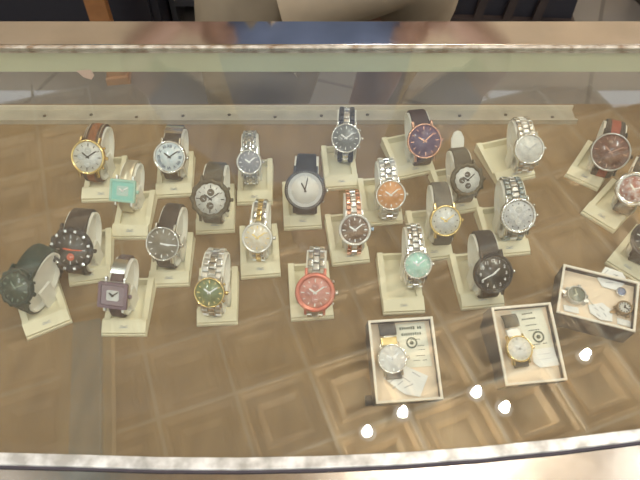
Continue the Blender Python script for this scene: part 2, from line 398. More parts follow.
def face_parts(s, root, MF, R, sq=None):
    """the watch head on frame MF (x right, y to twelve, z out)"""
    cm_, bz, dl = s['case'], s.get('bezel') or s['case'], s['dial']
    top = .0088; mb = MB()
    if sq:
        hw, hh = sq
        def rr(a, b, r=.002, n=4):
            out = []
            for cx, cy, a0 in ((a-r, b-r, 0), (-(a-r), b-r, 90), (-(a-r), -(b-r), 180), (a-r, -(b-r), 270)):
                out += [(cx+r*math.cos(R_(a0+90*k/n)), cy+r*math.sin(R_(a0+90*k/n))) for k in range(n+1)]
            return out
        n = len(rr(1, 1)); v = []; f = []
        for ins, z in ((.0015, 0), (0, .0015), (0, .006)): v += [(x, y, z) for x, y in rr(hw-ins, hh-ins)]
        for r in range(2):
            for k in range(n): f.append((r*n+k, r*n+(k+1) % n, r*n+n+(k+1) % n, r*n+n+k))
        f += [tuple(range(n-1, -1, -1)), tuple(2*n+k for k in range(n))]
        mb.add(v, f, cm_, MF)
        for sx in (-1, 1):
            for sy in (-1, 1): mb.box((sx*hw*.62, sy*(hh+.0018), .002), (.003, .006, .004), cm_, MF, ch=.001)
        mb.build('case', root)
        mb = MB(); v = []; f = []; fr = s.get('frame', .0035)
        for ins, z in ((0, .0055), (.0004, top), (fr*.8, top), (fr, .0072)): v += [(x, y, z) for x, y in rr(hw-ins, hh-ins)]
        for r in range(3):
            for k in range(n): f.append((r*n+k, r*n+(k+1) % n, r*n+n+(k+1) % n, r*n+n+k))
        mb.add(v, f, bz, MF); mb.build('bezel', root)
        MB().prism(rr(hw-fr, hh-fr), .0066, .0074, dl, MF).build('dial', root); Rd = min(hw, hh)-fr; zd = .0074
        if s.get('inner'): MB().prism(rr((hw-fr)*.55, (hh-fr)*.55), .0074, .0078, s['inner'], MF).build('inner_dial', root); zd = .0078
    else:
        wob = (lambda a: 1+.045*math.cos(12*a)) if s.get('chunky') else None
        rim = s.get('rim', .16)*R
        mb.lathe([(R*.80, 0), (R*.93, .0010), (R*.985, .003), (R*.985, .0062), (R*.93, .0072)], cm_, MF, 44)
        lw = s['sw']; ang = math.asin(min(.93, (lw/2+.0012)/R))
        for sx in (-1, 1):
            for sy in (-1, 1):
                x0 = sx*(lw/2+.0004); y0 = sy*R*math.cos(ang)*.9
                LM = MF @ Matrix.Translation((x0, y0, .0045)) @ Matrix.Rotation(-sy*R_(24), 4, 'X')
                mb.box((0, sy*R*.20, 0), (.0030, R*.46, .0046), cm_, LM, ch=.0014)
        mb.build('case', root)
        mb = MB()
        mb.lathe([(R*.95, .0055), (R, .0066), (R*.985, .0082), (R-rim*.35, top+.0004), (R-rim*.8, top), (R-rim, .0074)], bz, MF, 72 if wob else 48, wob=wob)
        mb.bm.faces.ensure_lookup_table(); fs = [fc for fc in mb.bm.faces if len(fc.verts) > 10]; bmesh.ops.delete(mb.bm, geom=fs, context='FACES_ONLY')
        mb.build('bezel', root)
        Rd = R-rim+.0002; zd = .0076
        MB().lathe([(Rd*.98, .0060), (Rd, zd-.0002), (Rd*.999, zd)], dl, MF, 48).build('dial', root)
        if s.get('ring'): # coloured outer dial ring
            mb = MB(); v = []; n = 48
            for r in (Rd, Rd*s.get('ringw', .8)): v += [(r*math.cos(2*PI*k/n), r*math.sin(2*PI*k/n), zd+.00015) for k in range(n)]
            mb.add(v, [(k, (k+1) % n, n+(k+1) % n, n+k) for k in range(n)], s['ring'], MF).build('dial_ring', root)
        if s.get('gems'):
            mb = MB()
            for k in range(36):
                a = 2*PI*k/36; M = MF @ Matrix.Translation(((R-rim*.5)*math.cos(a), (R-rim*.5)*math.sin(a), top))
                mb.lathe([(.00105, -.0002), (.00105, .0004), (.0005, .0010)], SILV, M, 6, smooth=False)
            mb.build('crystals', root)
        if s.get('studs'):
            mb = MB()
            for k in range(12):
                a = 2*PI*(k+.5)/12; M = MF @ Matrix.Rotation(a, 4, 'Z') @ Matrix.Translation((R-rim*.5, 0, top+.0002))
                mb.box((0, 0, .0004), (rim*.5, .0034, .0012), STEEL, M, ch=.0004)
            mb.build('bezel_studs', root)
        if s.get('scale'):
            mb = MB()
            for k in range(60):
                a = 2*PI*k/60; M = MF @ Matrix.Rotation(a, 4, 'Z')
                mb.box((R-rim*.6, 0, top+.0003), (rim*.3, .0003, .0002), s['scale'], M)
            mb.build('bezel_scale', root)
    mk = s.get('mark', BLACK); mb = MB(); typ = s.get('marks', 'bars')
    if typ == 'nums':
        for h in range(1, 13):
            a = PI/2-2*PI*h/12
            text_into(mb, str(h), Rd*.26, mk, MF @ Matrix.Translation((Rd*.74*math.cos(a), Rd*.74*math.sin(a), zd+.0004)), .0001)
        for k in range(60):
            if k % 5 == 0: continue
            mb.box((Rd*.94, 0, zd+.0003), (Rd*.05, .00025, .0002), mk, MF @ Matrix.Rotation(2*PI*k/60, 4, 'Z'))
    elif typ == 'roman':
        for h, t_ in enumerate(('XII', 'I', 'II', 'III', 'IIII', 'V', 'VI', 'VII', 'VIII', 'IX', 'X', 'XI')):
            a = -2*PI*h/12
            text_into(mb, t_, Rd*.30, mk, MF @ Matrix.Rotation(a, 4, 'Z') @ Matrix.Translation((0, Rd*.76, zd+.0004)), .00012)
    elif typ == 'bars':
        for h in range(12):
            big = h % 3 == 0
            mb.box((Rd*.80, 0, zd+.0003), (Rd*(.22 if big else .16), .0011 if big else .0007, .0004), mk, MF @ Matrix.Rotation(2*PI*h/12, 4, 'Z'))
    elif typ == 'dots':
        for h in range(12):
            a = 2*PI*h/12
            mb.lathe([(.0008, 0), (.0008, .0003), (.0004, .0005)], mk, MF @ Matrix.Translation((Rd*.82*math.cos(a), Rd*.82*math.sin(a), zd)), 8)
    if typ != 'none': mb.build('hour_markers', root)
    if s.get('subs'):
        sm, ns = s['subs']; spots = {3: [(-.45, 0), (.0, -.45), (.02, .42)], 2: [(-.42, 0), (.42, 0)], 1: [(0, -.45)]}[ns]
        for x, y in spots:
            mb = MB(); M = MF @ Matrix.Translation((x*Rd, y*Rd, zd+.0001)); q = Rd*.235
            mb.lathe([(q, 0), (q, .0003), (q*.85, .00035)], sm, M, 20)
            mb.lathe([(q*.12, .0003), (q*.12, .0007)], s.get('submark', WHITE), M, 8).box((0, q*.35, .0005), (.0004, q*.75, .0002), s.get('submark', WHITE), M @ Matrix.Rotation(x*5+y*3, 4, 'Z'))
            mb.build('subdial', root)
    hm = s.get('hands', BLACK); ha, ma = s.get('time', (10, 9))
    for nm, ang, ln, wd, z in (('hour_hand', -2*PI*(ha+ma/60)/12, .5, .0017, .0006), ('minute_hand', -2*PI*ma/60, .78, .0013, .0009)):
        M = MF @ Matrix.Rotation(ang, 4, 'Z') @ Matrix.Translation((0, 0, zd+z))
        MB().prism([(-wd/2, -Rd*.14), (wd/2, -Rd*.14), (wd*.55, Rd*ln*.8), (0, Rd*ln), (-wd*.55, Rd*ln*.8)], 0, .0003, hm, M).lathe([(.0011, -.0002), (.0011, .0005)], hm, M, 10).build(nm, root)
    ed = (sq[0] if sq else R)
    mb = MB(); cR = s.get('crown_r', .0023); side = s.get('crown_side', 1)
    M = MF @ Matrix.Rotation(0 if side > 0 else PI, 4, 'Z') @ Matrix.Translation((ed-.0008, 0, .0042)) @ Matrix.Rotation(PI/2, 4, 'Y')
    mb.lathe([(cR*.6, 0), (cR*.6, .0008), (cR, .0010), (cR, .0034), (cR*.8, .0038)], s.get('crown', bz), M, 20, wob=lambda a: 1+.04*math.cos(10*a)).build('crown', root)
    if s.get('pushers'):
        for sg in (-1, 1):
            M = MF @ Matrix.Rotation(sg*R_(32), 4, 'Z') @ Matrix.Translation((ed-.0008, 0, .0042)) @ Matrix.Rotation(PI/2, 4, 'Y')
            MB().lathe([(.0010, 0), (.0010, .0014), (.0017, .0015), (.0017, .0030)], s.get('crown', bz), M, 14).build('push_button', root)

BASE_T = .004
def make_watch(s):
    """a watch closed round the oval cuff of its stand"""
    k = s.get('k', 1.); a, b = .036*k*s.get('ka', 1), .0215*k; th = .0024 if s['strap'] != 'bracelet' else .0032
    cz = math.hypot(a*math.sin(GAM), b*math.cos(GAM))+th+.0008
    p, n = oval(PH0, a, b); ey = Vector((1, 0, 0)).cross(n)*-1
    ey = n.cross(Vector((1, 0, 0)))
    dloc = Vector((0, p.y, cz+p.z))+n*.0095
    wz = BASE_T+.0004; target = P(s['at'][0], s['at'][1], wz+dloc.z); yaw = R_(s['yaw'])
    Rz = Matrix.Rotation(yaw, 4, 'Z'); off = Rz @ Vector((0, dloc.y, 0))
    loc = Vector((target.x-off.x, target.y-off.y, wz))
    depth = (CAM_H-target.z)*1.0; dd = ray(*s['at']); tt = (target.z-CAM_H)/dd.z     # forward distance
    R = s['d']*1.04*tt/FPX/2
    s['R'] = R; s['sw'] = s.get('swf', 1.14 if s['strap'] == 'bracelet' else 1.04)*R; s['loc'] = loc; s['cz'] = cz; s['ab'] = (a, b)
    root = thing(s.get('name', 'wristwatch'), s['label'], 'watch', loc, yaw)
    T = Matrix.Translation((0, 0, cz))
    sq = None
    if s.get('sq'): sq = (s['d']*tt/FPX/2, s['sq']*tt/FPX/2)
    o = p+n*(.0004); MF = Matrix(((1, ey.x, n.x, 0), (0, ey.y, n.y, o.y), (0, ey.z, n.z, o.z+cz), (0, 0, 0, 1)))
    if s.get('roll'): MF = MF @ Matrix.Rotation(R_(s['roll']), 4, 'Z')
    face_parts(s, root, MF, R, sq)
    before = set(root.children)
    gap = (sq[1] if sq else R)*.80
    if s['strap'] == 'bracelet':
        bracelet_mesh(a, b, gap, s['sw'], th, s['sm'], s.get('sm2', s['sm']), root, s.get('pitch', .0068), s.get('style', 3))
    else:
        strap_mesh(a, b, gap, s['sw'], th, s['sm'], root, s.get('stitch', False), m2=s.get('inlay'))
        # keeper loop and buckle round the back
        for nm, ph_, mm, ww in (('keeper', PH0-PI*.78, s['sm'], .0035), ('buckle', PH0-PI*1.0, s.get('bk', STEEL), .008)):
            q, nn = oval(ph_, a, b, th+.0008); tn = Vector((1, 0, 0)).cross(nn)
            M = Matrix(((1, tn.x, nn.x, q.x), (0, tn.y, nn.y, q.y), (0, tn.z, nn.z, q.z), (0, 0, 0, 1)))
            MB().box((0, 0, 0), (s['sw']*.95, ww, .0016), mm, M, ch=.0005).build(nm, root)
    if s.get('clasp'):                        # deployment clasp plates showing over the top
        c0, c1 = s.get('cspan', (.40, .62)); mb = MB(); v = []; f = []; n_ = 10; ww = s['sw']*.53
        for i in range(n_+1):
            ph_ = PH0-PI*(c0+(c1-c0)*i/n_)
            for xx in (-ww, ww):
                for o_ in (th+.0006, th+.0018):
                    q, _ = oval(ph_, a, b, o_); v.append((xx, q.y, q.z))
        for i in range(n_):
            for A, B in ((0, 1), (1, 3), (3, 2), (2, 0)): f.append((i*4+A, i*4+B, i*4+4+B, i*4+4+A))
        f += [(0, 1, 3, 2), (n_*4, n_*4+1, n_*4+3, n_*4+2)]
        mb.add(v, f, s['clasp']).build('clasp', root)
    for c in set(root.children)-before: 
        for vtx in c.data.vertices: vtx.co.z += cz
    return root

def make_stand(s):
    (xl, yl), (xr, yr) = s['base']; A, B = P(xl, yl), P(xr, yr); d = B-A; wd = s.get('w') or d.length
    yaw = math.atan2(d.y, d.x); wd = max(.036, min(wd, .062)); Cn = (A+B)/2
    dep = s.get('dep', .072); Rz = Matrix.Rotation(yaw, 4, 'Z')
    root_l = Cn+(Rz @ Vector((0, dep/2, 0)))
    t = thing('watch_stand', s['slabel'], 'watch stand', (root_l.x, root_l.y, 0), yaw, 'cream plastic watch display stands')
    mb = MB(); mb.box((0, 0, BASE_T/2+.0002), (wd, dep, BASE_T), CREAM, ch=.0012)
    f = -dep/2; v = []
    for x in (-wd/2+.0006, wd/2-.0006):      # raised sloping label block along the front
        v += [(x, f+.0015, BASE_T), (x, f+.0015, BASE_T+.0028), (x, f+.0145, BASE_T+.0080), (x, f+.0170, BASE_T+.0080), (x, f+.0170, BASE_T)]
    mb.add(v, [(0, 1, 2, 3, 4), (9, 8, 7, 6, 5)]+[(k, (k+1) % 5, 5+(k+1) % 5, 5+k) for k in range(5)], CREAM)
    for sx in (-1, 1):                       # side rails rising toward the back
        x0, x1 = sx*(wd/2-.0006), sx*(wd/2-.0075)
        mb.add([(x0, f+.017, BASE_T), (x1, f+.017, BASE_T), (x0, dep/2-.001, BASE_T), (x1, dep/2-.001, BASE_T), (x0, f+.017, BASE_T+.0035), (x1, f+.017, BASE_T+.0035), (x0, dep/2-.001, BASE_T+.0115), (x1, dep/2-.001, BASE_T+.0115)],
               [(0, 1, 3, 2), (4, 5, 7, 6), (0, 1, 5, 4), (2, 3, 7, 6), (0, 2, 6, 4), (1, 3, 7, 5)], CREAM)
    mb.box((0, dep/2-.003, BASE_T+.005), (wd-.016, .003, .010), CREAM)
    mb.build('base', t)
    # printed mark on the label block
    sl = math.atan2(.0052, .013); M = Matrix.Translation((0, f+.008, BASE_T+.0057)) @ Matrix.Rotation(sl, 4, 'X')
    mb = MB(); mb.box((0, 0, 0), (.0095, .0006, .0003), PRINT, M @ Matrix.Translation((0, -.0016, 0)))
    pts = [(-.004+.002*i, .0012*math.sin(i*2.2), .0002) for i in range(5)]
    mb.tube(pts, .00035, PRINT, M, 5); mb.build('label', t)
    # cuff under the watch
    inv = Matrix.Rotation(-yaw, 4, 'Z'); rel = inv @ (s['loc']-Vector((root_l.x, root_l.y, s['loc'].z)))
    a, b = s['ab']; cw = max(.020, s['sw']*s.get('cw', 1.12)); cz = s['cz']+BASE_T+.0004
    CMx = Matrix.Translation((rel.x, rel.y, cz)) @ Matrix.Rotation(R_(s['yaw'])-yaw, 4, 'Z')
    mb = MB(); n = 40; v = []; fc = []
    for xx, sc in ((-cw/2, -.0026), (-cw/2, -.0006), (cw/2, -.0006), (cw/2, -.0026)):
        for k in range(n):
            q, _ = oval(2*PI*k/n, a, b, sc); v.append((xx, q.y, q.z))
    for r in range(4):
        for k in range(n): fc.append((r*n+k, r*n+(k+1) % n, ((r+1) % 4)*n+(k+1) % n, ((r+1) % 4)*n+k))
    mb.add(v, fc, CUFFM, CMx, smooth=False)
    v = []                                    # web inside the oval
    for xx in (-cw*.28, cw*.28):
        for k in range(n):
            q, _ = oval(2*PI*k/n, a, b, -.002); v.append((xx, q.y, q.z))
    mb.add(v, [tuple(range(n)), tuple(range(2*n-1, n-1, -1))], CUFFM, CMx)
    if s.get('fin'):                          # the free end of the cuff standing above the strap
        fh, fw = s['fin']; v = []
        q, nn = oval(R_(20), a, b, 0)
        pts = [(-fw/2, 0), (fw/2, 0), (fw/2*1.05, fh*.6), (fw*.3, fh*.92), (0, fh), (-fw*.3, fh*.92), (-fw/2*1.05, fh*.6)]
        FM = CMx @ Matrix.Translation(q+Vector((0, .004, -.004))) @ Matrix.Rotation(R_(62), 4, 'X')
        mb.prism(pts, -.0015, .0015, CUFFM, FM)
    mb.build('cuff', t)
    zl = s['cz']-math.hypot(a*math.sin(GAM), b*math.cos(GAM))
    # post between strap and plate, beside the strap on both sides
    for sx in (-1, 1):
        x_ = sx*(s['sw']/2+.0022)
        MB().box((x_, -.006, -s['cz']/2-.0003), (.0030, .018, s['cz']-.0004), CUFFM, CMx).build('cuff_post', t)
    print('STAND', s['label'][:40], 'w %.3f yaw %.0f rel (%.3f,%.3f) R %.4f' % (d.length, math.degrees(yaw), rel.x, rel.y, s['R']))
    return t

SILDIAL = dialm('silver', (.72, .73, .70), (.58, .6, .6)); WHD = dialm('white', (.78, .77, .72), (.66, .66, .62))
W = [
 dict(at=(87, 157), d=34, base=((82, 203), (122, 202)), yaw=-7, case=GOLD, bezel=GOLD, rim=.15, dial=SILDIAL, subs=(dialm('subgrey', (.5, .52, .5)), 3), strap='leather', sm=BRN, stitch=True, inlay=TAN, pushers=True,
      label='gold rimmed watch with silver chronograph dial and tan topped brown strap, at the back left', sl='under the gold rimmed silver dial watch at the back left'),
 dict(at=(169, 157), d=32, base=((156, 199), (193, 197)), yaw=-4, case=STEEL, dial=dialm('ice', (.62, .74, .80), (.8, .86, .88)), marks='roman', mark=mat('navy', (.03, .08, .16), .4), strap='leather', sm=DBR, clasp=STEEL, cspan=(.30, .52), k=.92,
      label='steel watch with pale blue dial and long radial numerals on dark strap', sl='under the pale blue dial watch with radial numerals'),
 dict(at=(249, 162), d=25, base=((237, 206), (273, 205)), yaw=2, case=STEEL, dial=dialm('greyviolet', (.30, .30, .33)), strap='bracelet', sm=STEELD, sm2=STEEL, k=.9, mark=WHITE, hands=SILV, rim=.2, style=5, pitch=.006,
      label='small steel bracelet watch with grey dial, right of the pale blue one at back', sl='under the small grey dial bracelet watch in the back row'),
 dict(at=(346, 138), d=29, base=((325, 191), (359, 189)), yaw=-3, case=STEEL, dial=dialm('charcoal', (.16, .165, .15)), subs=(dialm('subchar', (.24, .24, .22)), 2), marks='bars', mark=WHITE, hands=WHITE, strap='bracelet', sm=BLACKM, sm2=STEEL, pushers=True, k=.95, rim=.14,
      label='steel chronograph with charcoal dial on black and silver bracelet, back row centre', sl='under the charcoal dial chronograph at back centre'),
 dict(at=(425, 141), d=34, base=((398, 181), (435, 173)), yaw=8, case=ROSE, dial=dialm('plum', (.10, .045, .10)), mark=ROSE, hands=ROSE, marks='bars', rim=.11, strap='leather', sm=PUR, k=.98,
      label='rose gold watch with plum purple dial on dark strap in the back row', sl='under the plum purple dial watch in the back row'),
 dict(at=(530, 149), d=30, base=((497, 187), (535, 178)), yaw=4, case=STEEL, dial=WHD, marks='dots', mark=STEELD, hands=STEELD, rim=.16, strap='bracelet', sm=STEEL, sm2=SILV, k=.95,
      label='steel bracelet watch with plain white dial at the back right', sl='under the plain white dial bracelet watch at the back right'),
 dict(at=(122, 191), d=27, sq=23, base=((112, 240), (149, 240)), yaw=-8, case=SILV, bezel=mat('mint_frame', (.36, .62, .52), .4), dial=dialm('turq', (.22, .60, .52)), inner=dialm('turqin', (.45, .62, .56)), frame=.003, marks='none', hands=SILV, strap='leather', sm=mat('pale_metal_strap', (.62, .56, .42), .35, .7), k=.85, swf=.9,
      label='small square turquoise watch beside the gold rimmed one', sl='under the square turquoise watch'),
 dict(at=(210, 199), d=39, base=((196, 235), (235, 233)), yaw=-4, case=OLIVE, rim=.24, chunky=True, dial=WHD, subs=(mat('sub_brown', (.10, .08, .06), .4), 3), marks='bars', strap='leather', sm=OLV, pushers=True, swf=1.0,
      label='chunky dark olive chronograph with three brown subdials, left of centre', sl='under the chunky olive chronograph left of centre'),
 dict(at=(305, 190), d=40, base=((284, 231), (322, 229)), yaw=-2, case=BLACKM, rim=.17, dial=dialm('offwhite', (.72, .71, .66)), ring=dialm('greyring', (.50, .5, .48)), marks='bars', mark=STEELD, hands=BLACK, time=(11, 2), scale=WHITE, strap='leather', sm=BLK, crown=STEEL, crown_r=.003, pushers=True, crown_side=1,
      label='large black cased watch with white dial and black strap, centre of the case', sl='under the large black cased white dial watch'),
 dict(at=(391, 195), d=30, base=((364, 227), (403, 224)), yaw=4, case=STEEL, dial=dialm('copper', (.72, .33, .12), (.62, .27, .09)), subs=(dialm('subcop', (.55, .25, .1)), 2), mark=SILV, hands=WHITE, strap='bracelet', sm=SILV, sm2=STEEL, rim=.15,
      label='steel bracelet watch with orange copper dial', sl='under the orange copper dial watch'),
 dict(at=(468, 180), d=33, base=((446, 217), (479, 211)), yaw=8, case=OLIVE, rim=.26, chunky=True, dial=WHD, subs=(mat('sub_dark', (.08, .07, .06), .4), 3), marks='none', strap='leather', sm=OLV, fin=(.026, .016), k=.92, pushers=True,
      label='chunky dark olive chronograph right of centre with an ivory cuff end above it', sl='under the olive chronograph right of centre, its ivory cuff end standing up'),
 dict(at=(519, 216), d=35, base=((489, 259), (530, 255)), yaw=2, case=STEEL, rim=.20, dial=dialm('pearl', (.70, .70, .68), (.55, .56, .58)), subs=(dialm('subpearl', (.55, .55, .53)), 3), marks='dots', hands=STEELD, gems=True, strap='bracelet', sm=mat('blued_steel', (.34, .40, .42), .25, 1.), sm2=STEELD, pushers=True,
      label='silver chronograph with pearly dial and crystal bezel on blue grey bracelet, at the right', sl='under the pearly crystal bezel chronograph at the right'),
 dict(at=(355, 230), d=32, base=((332, 267), (370, 263)), yaw=2, case=SILV, rim=.19, gems=True, dial=dialm('brown', (.12, .065, .045), (.17, .1, .07)), mark=SILV, hands=SILV, strap='bracelet', sm=ROSE, sm2=SILV, crown=mat('blue_crown', (.35, .55, .8), .2, .5), swf=.95,
      label='rose gold bracelet watch with brown dial and crystal bezel', sl='under the brown dial rose gold watch'),
 dict(at=(257, 238), d=30, base=((241, 280), (281, 277)), yaw=-3, case=SILV, rim=.15, dial=dialm('champagne', (.75, .66, .50), (.85, .8, .7)), mark=GOLD, hands=GOLD, strap='bracelet', sm=STEEL, sm2=GOLD, swf=.9, k=.95,
      label='two tone bracelet watch with champagne sunburst dial', sl='under the champagne dial two tone watch'),
 dict(at=(70, 250), d=43, base=((70, 287), (113, 281)), yaw=-5, case=BLACKM, rim=.27, chunky=True, studs=True, dial=dialm('nightgrey', (.05, .05, .05)), inner=None, subs=(mat('sub_orange', (.55, .09, .04), .4), 1), marks='bars', mark=STEELD, hands=mat('orange_hand', (.75, .13, .05), .4), time=(9, 15), strap='leather', sm=DBR,
      label='big black studded watch with orange red accent on dark brown strap, far left', sl='under the big black studded watch at the left'),
 dict(at=(162, 244), d=34, base=((149, 288), (190, 287)), yaw=-9, case=STEEL, rim=.12, dial=dialm('warmgrey', (.20, .18, .14)), mark=SILV, hands=SILV, strap='leather', sm=DBR, pushers=True, time=(3, 15),
      label='slim steel rimmed watch with plain brownish grey dial on dark brown strap', sl='under the brownish grey dial watch with dark brown strap'),
 dict(at=(446, 221), d=31, base=((416, 263), (453, 259)), yaw=3, case=GOLD, rim=.14, dial=SILDIAL, subs=(dialm('subw', (.6, .6, .58)), 2), marks='dots', hands=GOLD, strap='leather', sm=GRY, clasp=None, swf=1.15,
      label='gold rimmed white dial watch on plain grey strap, right of centre', sl='under the gold rimmed watch with grey strap'),
 dict(at=(418, 265), d=28, base=((383, 316), (425, 314)), yaw=2, case=STEEL, rim=.16, dial=dialm('mint', (.42, .74, .62), (.52, .8, .7)), marks='dots', mark=WHITE, hands=SILV, strap='bracelet', sm=STEEL, sm2=STEELD, k=.95, gems=True, dep=.08,
      label='steel bracelet watch with mint green dial', sl='under the mint green dial watch'),
 dict(at=(494, 274), d=39, base=((461, 311), (504, 307)), yaw=6, case=BLACKM, rim=.13, dial=dialm('black', (.018, .018, .02)), marks='nums', mark=WHITE, hands=WHITE, time=(1, 41), strap='leather', sm=BLK, crown=STEEL, swf=1.0,
      label='black watch with white numerals and hands on black leather strap, at the right', sl='under the black watch with white numerals'),
 dict(at=(209, 293), d=30, base=((197, 327), (238, 325)), yaw=-4, case=STEEL, bezel=GOLD, rim=.12, dial=dialm('green', (.13, .20, .09), (.19, .24, .11)), mark=GOLD, hands=SILV, strap='bracelet', sm=SILV, sm2=STEEL, swf=1.35, pushers=True, ka=.97,
      label='wide steel bracelet watch with green dial and gold ring', sl='under the green dial steel watch'),
 dict(at=(315, 293), d=39, base=((291, 322), (334, 319)), yaw=-2, case=mat('coral_metal', (.72, .22, .16), .3, .5), rim=.24, dial=dialm('salmon', (.62, .26, .22), (.7, .32, .27)), subs=(dialm('subsal', (.5, .18, .15)), 3), marks='bars', mark=WHITE, hands=WHITE, strap='bracelet', sm=STEEL, sm2=STEELD, crown=SILV, pushers=True, swf=.9, pitch=.0085,
      label='steel bracelet watch with coral red bezel and salmon dial, front row centre', sl='under the coral red bezel watch'),
 dict(at=(112, 296), d=31, sq=27, base=((102, 337), (147, 337)), yaw=-8, case=SILV, bezel=mat('violet_metal', (.20, .13, .17), .35, .4), dial=dialm('violet', (.22, .15, .19)), inner=SILDIAL, frame=.004, marks='none', hands=BLACK, strap='leather', sm=leather('mauve', (.10, .06, .07)), clasp=STEEL, cspan=(.22, .40), k=.9, swf=.85,
      label='square violet watch with silver centre, front left', sl='under the square violet watch'),
 dict(at=(14, 288), d=38, base=((28, 341), (73, 323)), yaw=-24, case=RUB, rim=.2, chunky=True, dial=dialm('forest', (.05, .085, .065)), mark=mat('dim_green', (.25, .32, .26), .5), hands=mat('dim_green'), strap='rubber', sm=RUB, swf=1.25, cw=1.0, bk=BLACKM, pushers=True,
      label='dark green chunky rubber sports watch at the left edge', sl='under the dark green rubber watch at the left edge'),
 dict(at=(611, 152), d=37, base=((564, 177), (597, 192)), yaw=-20, case=BLACKM, bezel=STEELD, rim=.10, dial=dialm('oxblood', (.09, .03, .025), (.17, .06, .045)), marks='bars', mark=mat('dull_copper', (.45, .25, .18), .4), hands=mat('dull_copper'), strap='leather', sm=BLK, inlay=mat('red_inlay', (.28, .04, .02), .5), crown=BLACKM,
      label='dark watch with oxblood dial and red trimmed black strap, farthest back at the right side', sl='turned left under the oxblood dial watch at the right side'),
 dict(at=(634, 189), d=34, base=((580, 214), (613, 234)), yaw=-32, case=STEEL, rim=.28, gems=True, dial=dialm('garnet', (.35, .07, .05), (.6, .5, .5)), marks='dots', mark=SILV, hands=SILV, strap='leather', sm=BLK, crown=SILV,
      label='crystal set silver watch with red dial cut by the right edge of the photo', sl='turned left under the crystal set red dial watch'),
 dict(at=(652, 240), d=38, base=((604, 264), (640, 286)), yaw=-32, case=BLACKM, rim=.2, dial=dialm('night', (.03, .035, .05)), marks='bars', mark=WHITE, hands=WHITE, strap='leather', sm=BLK,
      label='black strapped dark watch nearest the front along the right side', sl='turned left, nearest the front of those on the right side'),
]
for s in W:
    s['slabel'] = 'cream display stand ' + s['sl']
    make_watch(s); make_stand(s)

# ------------------------------------------------------------------ gift boxes
NAVY = mat('navy_card', (.035, .038, .06), .55, noise=.2, nscale=40)
LINER = mat('peach_liner', (.88, .72, .55), .7); RIM = mat('cream_rim', (.86, .80, .70), .6)
CARD = mat('ivory_card', (.82, .80, .68), .6); CARDW = mat('white_card', (.86, .86, .84), .6); INK = mat('green_grey_ink', (.12, .15, .12), .6)
BOX_H, TILT = .032, R_(26)
BF = Matrix.Identity(4)
def hit(x, y, o, n):
    d = ray(x, y); c = Vector((0, 0, CAM_H)); return c+d*((o-c).dot(n)/d.dot(n))
def PL(x, y, z):
    """sight line through a photo point cut with the box's own plane at height z over its rim, in box coordinates"""
    n = (BF.to_3x3() @ Vector((0, 0, 1))).normalized()
    return BF.inverted() @ hit(x, y, BF.translation+n*z, n)
def seat(o, loc, rz=0.):
    M = BF @ Matrix.Translation(loc) @ Matrix.Rotation(rz, 4, 'Z'); o.location = M.translation; o.rotation_euler = M.to_euler(); return o
def make_box(corners, label, BOX_H=.032, TILT=R_(19)):
    """corners: rim corners back-left, back-right, front-right, front-left in the photo; the box leans back on its own lid"""
    global BF
    zf = BOX_H*math.cos(TILT)+.0015
    fl, fr = P(*corners[3], zf), P(*corners[2], zf); ex = (fr-fl).normalized(); yaw = math.atan2(ex.y, ex.x)
    R3 = Matrix.Rotation(yaw, 4, 'Z') @ Matrix.Rotation(TILT, 4, 'X'); n = R3.to_3x3() @ Vector((0, 0, 1))
    q = [hit(*corners[0], fl, n), hit(*corners[1], fl, n), fr, fl]; c = sum(q, Vector())/4
    BF = Matrix.Translation(c) @ R3
    L = [BF.inverted() @ v for v in q]
    wd = (L[1].x-L[0].x+L[2].x-L[3].x)/2; dp = (L[0].y-L[3].y+L[1].y-L[2].y)/2
    t = seat(thing('gift_box', label, 'box'), (0, 0, -BOX_H))
    mb = MB(); th = .0025; hw, hd = wd/2, dp/2
    mb.box((0, 0, .002), (wd, dp, .003), NAVY)
    for sx in (-1, 1): mb.box((sx*(hw-th/2), 0, BOX_H/2), (th, dp, BOX_H-.002), NAVY)
    for sy in (-1, 1): mb.box((0, sy*(hd-th/2), BOX_H/2), (wd-2*th, th, BOX_H-.002), NAVY)
    mb.build('outer_shell', t)
    mb = MB(); r = .0026
    for sx in (-1, 1): mb.box((sx*(hw-r/2), 0, BOX_H), (r, dp, .0022), RIM, ch=.0007)
    for sy in (-1, 1): mb.box((0, sy*(hd-r/2), BOX_H), (wd-2*r, r, .0022), RIM, ch=.0007)
    mb.build('rim', t)
    MB().box((0, 0, BOX_H-.010), (wd-.0052, dp-.0052, .003), LINER).build('insert_tray', t)
    # the lid folded under the back as a foot: a wedge of navy card in the world frame
    up = dp*math.sin(TILT); ct, sn = math.cos(TILT), math.sin(TILT);
    v = []
    for x in (-hw+.002, hw-.002):
        for yl, drop in ((-hd*.2, 1), (hd-.001, 1)):
            h = (yl+hd)*sn+.0008                   # height of the box floor over the deck at this depth
            v += [(x, yl, .0003), (x, yl-h*sn, .0003-h*ct)]
    MB().add(v, [(0, 1, 3, 2), (4, 6, 7, 5), (0, 4, 5, 1), (2, 3, 7, 6), (0, 2, 6, 4), (1, 5, 7, 3)], NAVY).build('folded_lid', t)
    print('BOX', label[:30], round(wd, 3), round(dp, 3), round(math.degrees(yaw)), 'front z', round(zf, 3), 'back z', round(q[0].z, 3))
    return t, wd, dp
ZI = -.0085
